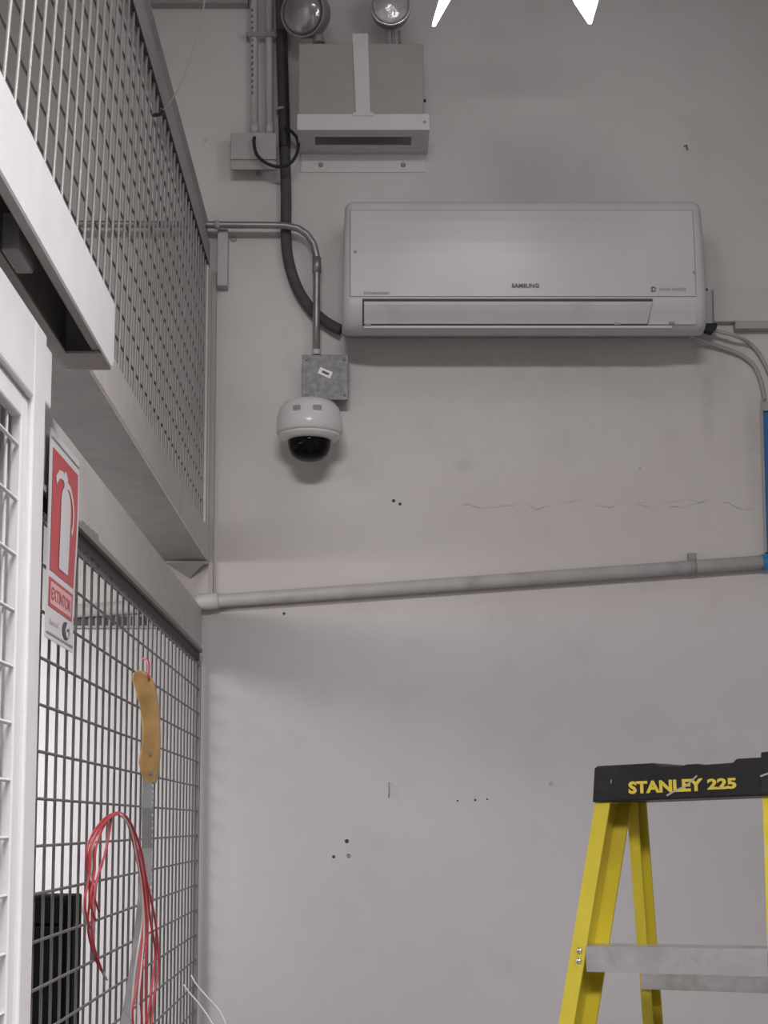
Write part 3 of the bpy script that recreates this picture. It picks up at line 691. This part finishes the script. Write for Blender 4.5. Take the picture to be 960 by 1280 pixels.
# ------------------------------------------------------------------ emergency light and bracket
EY = D-.135
eb = thing('emergency_light', at(452, 145, D-.07), 'grey emergency light with two round lamp heads above the air conditioner', 'emergency light')
MB().box((at(373, 100, EY).x, D-.012, at(0, 146, EY).z+.004), (at(529.5, 100, EY).x, EY, at(0, 54, EY).z)).build('battery_case', EBOX, eb, .003)
q = at(533, 126, EY+.01); MB().lathe([(.004, 0), (.004, .006)], (at(529.5, 100, EY).x, q.y, q.z), (1, 0, 0), 8).build('test_button', RUB, eb)
# right head: round lens facing the room
hc = at(488, 9, EY+.01)
ax = Vector((0, -1, -.10)).normalized()
MB().lathe([(.012, -.06), (.035, -.05), (.047, -.025), (.0505, 0), (.0505, .008), (.0465, .010)], hc, ax, 36).build('lamp_shell', PLGR, eb)
MB().lathe([(.0505, .0082), (.0515, .011), (.0500, .0145), (.0465, .0145), (.0460, .0105)], hc, ax, 36, caps=False).build('lens_rim', CHROME, eb)
MB().lathe([(.0458, .0085), (.040, .013), (.028, .018), (.014, .021), (.001, .022)], hc, ax, 36).build('lamp_lens', LENSC, eb)
for dx in (-8, 0, 8):
    b = at(492+dx, 57, EY+.02); t = at(491+dx, 38, EY+.02); MB().tube([b, t], .0035 if dx else .005, 8).build('swivel_pin', PLGR, eb)
# left head: tipped to the left and down
hc2 = at(381, 16, EY+.01); ax2 = Vector((-.42, -.85, -.30)).normalized()
MB().lathe([(.014, -.075), (.040, -.060), (.056, -.030), (.0595, 0), (.0595, .008), (.055, .010)], hc2, ax2, 36).build('lamp_shell', PLGR, eb)
MB().lathe([(.0594, .0082), (.0605, .011), (.059, .0145), (.0555, .0145), (.0550, .0105)], hc2, ax2, 36, caps=False).build('lens_rim', PLGR, eb)
MB().lathe([(.0548, .0085), (.048, .018), (.034, .026), (.017, .030), (.001, .031)], hc2, ax2, 36).build('lamp_lens', LENSG, eb)
MB().tube([at(399, 56, EY+.03), at(397, 44, EY+.035), at(390, 30, EY+.05)], .013, 10, radii=[.016, .014, .011]).build('swivel_neck', PLGR, eb)
bk = thing('light_bracket', at(455, 215), 'off-white steel bracket and strap holding the emergency light', 'bracket')
FYb = EY-.004
xa, xb_ = at(371.5, 150, FYb).x, at(537, 150, FYb).x
zf1, zf0 = at(0, 143, FYb).z, at(0, 163, FYb).z
xs0, xs1 = at(393.5, 180, D-.09).x, at(514.5, 180, D-.09).x
MB().box((xa, FYb-.003, zf0), (xb_, FYb, zf1)).build('front_flange', EBRK, bk, .0008)
y1_, y2_ = D-.102, D-.050
MB().box((xa, FYb+.0002, zf0), (xb_, y1_, zf0+.003)).box((xa, y2_, zf0), (xb_, D-.003, zf0+.003)).box((xa, y1_, zf0), (xs0, y2_, zf0+.003)).box((xs1, y1_, zf0), (xb_, y2_, zf0+.003)).build('shelf', EBRK, bk)
zw0 = at(0, 216, D).z
MB().box((at(376, 200).x, D-.0028, zw0), (at(531, 200).x, D-.0003, zf0-.0002)).build('wall_plate', EBRK, bk, .0008)
for px in (401, 504): MB().lathe([(.0065, 0), (.0055, .003), (.002, .0038)], at(px, 206, D-.003), (0,-1,0), 12).build('screw', BANDD, bk)
MB().lathe([(.004, 0), (.003, .002)], at(530.5, 152.5, FYb-.0032), (0,-1,0), 10).build('screw', BANDD, bk)
x0, x1 = at(440.5, 42, FYb).x, at(463, 42, FYb).x
MB().hexa([(at(445,146,FYb).x, EY-.0035, zf1-.004), (at(463,146,FYb).x, EY-.0035, zf1-.004), (at(463,146,FYb).x, EY-.0005, zf1-.004), (at(445,146,FYb).x, EY-.0005, zf1-.004),
           (x0, EY-.0035, at(0,42,FYb).z), (x1-.006, EY-.0035, at(0,42,FYb).z), (x1-.006, EY-.0005, at(0,42,FYb).z), (x0, EY-.0005, at(0,42,FYb).z)]).build('strap', EBRK, bk)
MB().box((at(441,148,FYb).x, FYb-.006, zf1-.006), (at(467,148,FYb).x, FYb-.0031, zf1+.003)).build('strap_clip', EBRK, bk, .0008)

# ------------------------------------------------------------------ glowing lamp at top of the picture
LY = 2.9
lh = at(650, -230, LY)
la = thing('ceiling_lamp', (lh.x, LY, 4.0), 'glowing white ceiling lamp with two pointed blades at the top', 'lamp')
MB().tube([(lh.x, LY, lh.z), (lh.x, LY, 3.999)], .02, 12).build('stem', WHITE, la)
MB().lathe([(.03, .05), (.07, .03), (.07, -.02), (.05, -.03)], lh, seg=24).build('hub', WHITE, la)
for poly in ([(540.5, 29), (544.5, 29), (561, 0), (640, -140), (652, -215), (600, -160), (549, 0)], [(736.5, 26), (740.5, 26), (748, 0), (740, -120), (665, -215), (655, -140), (719, 0)]):
    MB().prism([at(x, y, LY-.03) for x, y in poly], (0, .012, 0)).build('blade', LED, la)

# ------------------------------------------------------------------ ladder
TH = math.radians(35); RHO = .027
LAT = Vector((math.cos(TH), -math.sin(TH), 0)); DEP = Vector((math.sin(TH), math.cos(TH), 0)); UPV = Vector((0, 0, 1))
LAT = (LAT + UPV*RHO).normalized(); UPV = (LAT.cross(DEP)).normalized()
O = at(740, 1003, 2.68)      # front lower left corner of the cap
def LD(x, y, z): return O + LAT*x + DEP*y + UPV*z
CW = .322; CD = .145; CH = .060
TF, TR, SP, SPR = .28, .175, .088, .05
HT = O.z - .0
lad = thing('step_ladder', (O + LAT*.16 + DEP*.07) - Vector((0, 0, O.z)), 'yellow step ladder with black top cap standing before the wall', 'ladder')
# cap with stepped top edge
tp_ = [(0, 0), (CW, 0), (CW, CH), (.256, CH), (.250, CH-.006), (.200, CH-.007), (.190, CH-.005), (.172, CH-.005), (.160, CH-.0075), (.127, CH-.006), (.113, CH), (.012, CH), (.006, CH-.003)]
MB().prism([LD(x, 0, z) for x, z in tp_], DEP*CD).build('top_cap', BLACK, lad, .003)
MB().prism([LD(x, -.006, z) for x, z in ((.296, .001), (CW+.012, .001), (CW+.012, CH+.008), (.299, CH+.008))], DEP*.030).build('cap_end', BLACK, lad, .003)
for z in (.020, .036): MB().prism([LD(x, -.0068, zz) for x, zz in ((.306, z), (.330, z), (.330, z+.006), (.306, z+.006))], DEP*.0006).build('cap_slot', RUB, lad)
def ldtext(body, x0, x1, zc, h, sp=1.0):
    text_mesh(body, 'cap_text', YTXT, lad, LD((x0+x1)/2, 0, zc), LAT, UPV, x1-x0, h, depth=.0008, bold=.045, spacing=sp)
ldtext('STANLEY', .068, .199, .0215, .0205); ldtext('225', .206, .255, .0215, .0175)
for pts in (((.136, .006), (.150, .013), (.172, .021), (.190, .036)), ((.037, .030), (.0385, .036)), ((.298, .030), (.318, .036))):
    vs = []; fs = []
    for i, (x, z) in enumerate(pts):
        yy = -.0012 if x < .29 else -.0074
        vs += [LD(x, yy, z-.0012), LD(x-.001, yy, z+.0014)]
        if i: fs.append((2*i-2, 2*i-1, 2*i+1, 2*i))
    MB().add(vs, fs).build('scratch', SCR, lad)
def lerp(a, b, t): return a+(b-a)*t
FW, RD, TK = .027, .078, .004
def rail(x_out, side, front, zbot):
    # channel profile in (x,y): web on the outer side, flanges point inwards
    fw, rd = (FW, RD) if front else (.019, .036)
    y0 = .006 if front else CD-.057
    prof = [(0, 0), (fw, 0), (fw, TK), (TK, TK), (TK, rd-TK), (fw*1.1, rd-TK), (fw*1.1, rd), (0, rd)]
    sl = SP if front else SPR; sy = -TF if front else TR
    def pt(px, py, z):
        return LD(x_out + side*(px) + (-side)*sl*(-z)*1.0, y0 + py + sy*(-z), z)
    top = [pt(a, b, .012 if not front else -.0005) for a, b in prof]; bot = [pt(a, b, zbot) for a, b in prof]
    n = len(prof); fs = [(i, (i+1) % n, n+(i+1) % n, n+i) for i in range(n)] + [list(range(n)), list(range(n, 2*n))[::-1]]
    return MB().add(top+bot, fs)
zf = -(O.z-.03)
rail(.003, 1, True, zf).build('front_rail', YEL, lad)
rail(CW-.001, -1, True, zf).build('front_rail', YELW, lad)
rail(.020, 1, False, zf).build('rear_rail', YEL, lad)
rail(CW-.018, -1, False, zf).build('rear_rail', YEL, lad)
for sx, s in ((.003, 1), (CW-.001, -1)):
    p = LD(sx + s*.012 - s*SP*(-zf), .006+.035-TF*(-zf), zf); MB().box((p.x-.03, p.y-.045, 0.0), (p.x+.03, p.y+.045, .034)).build('foot', RUB, lad, .004)
for sx, s in ((.020, 1), (CW-.018, -1)):
    p = LD(sx + s*.012 - s*SPR*(-zf), CD-.03+TR*(-zf), zf); MB().box((p.x-.025, p.y-.03, 0.0), (p.x+.025, p.y+.03, .034)).build('foot', RUB, lad, .004)
# treads
for i in range(5):
    zs = -.2315 - i*.300
    xo = .003 - SP*(-zs) + TK; x1 = CW-.001 + SP*(-zs) - TK; yo = .006 - TF*(-zs)
    if zs < -1.45: break
    b = MB()
    b.prism([LD(xo+FW-.004, yo-.003, zs-.0405), LD(x1-FW+.004, yo-.003, zs-.0405), LD(x1-FW+.004, yo-.003, zs), LD(xo+FW-.004, yo-.003, zs)], DEP*.003)
    b.prism([LD(xo, yo+.0065, zs-.003), LD(x1, yo+.0065, zs-.003), LD(x1, yo+.0065, zs), LD(xo, yo+.0065, zs)], DEP*.064)
    b.prism([LD(xo, yo+.0705, zs-.03), LD(x1, yo+.0705, zs-.03), LD(x1, yo+.0705, zs), LD(xo, yo+.0705, zs)], DEP*.003)
    b.build('tread', ALU, lad)
    for sx in (xo+.012, x1-.012):
        for dz in (-.0075, -.0235):
            MB().lathe([(.0052, 0), (.0045, .002), (.0025, .0034), (.0005, .004)], LD(sx, yo-.0008-TF*(-dz)*1.0, zs+dz), -DEP, 12).build('rivet', CHROME, lad)
# rear cross bars
for i in range(3):
    zs = -.288 - i*.42
    xo = .020 - SPR*(-zs) + TK; x1 = CW-.018 + SPR*(-zs) - TK; yo = CD-.057 + TR*(-zs)
    b = MB(); b.prism([LD(xo, yo-.0015, zs-.028), LD(x1, yo-.0015, zs-.028), LD(x1, yo-.0015, zs), LD(xo, yo-.0015, zs)], DEP*.003)
    b.prism([LD(xo, yo+.0018, zs-.028), LD(x1, yo+.0018, zs-.028), LD(x1, yo+.0018, zs-.022), LD(xo, yo+.0018, zs-.024)], DEP*.022)
    b.build('rear_brace', ALU, lad)
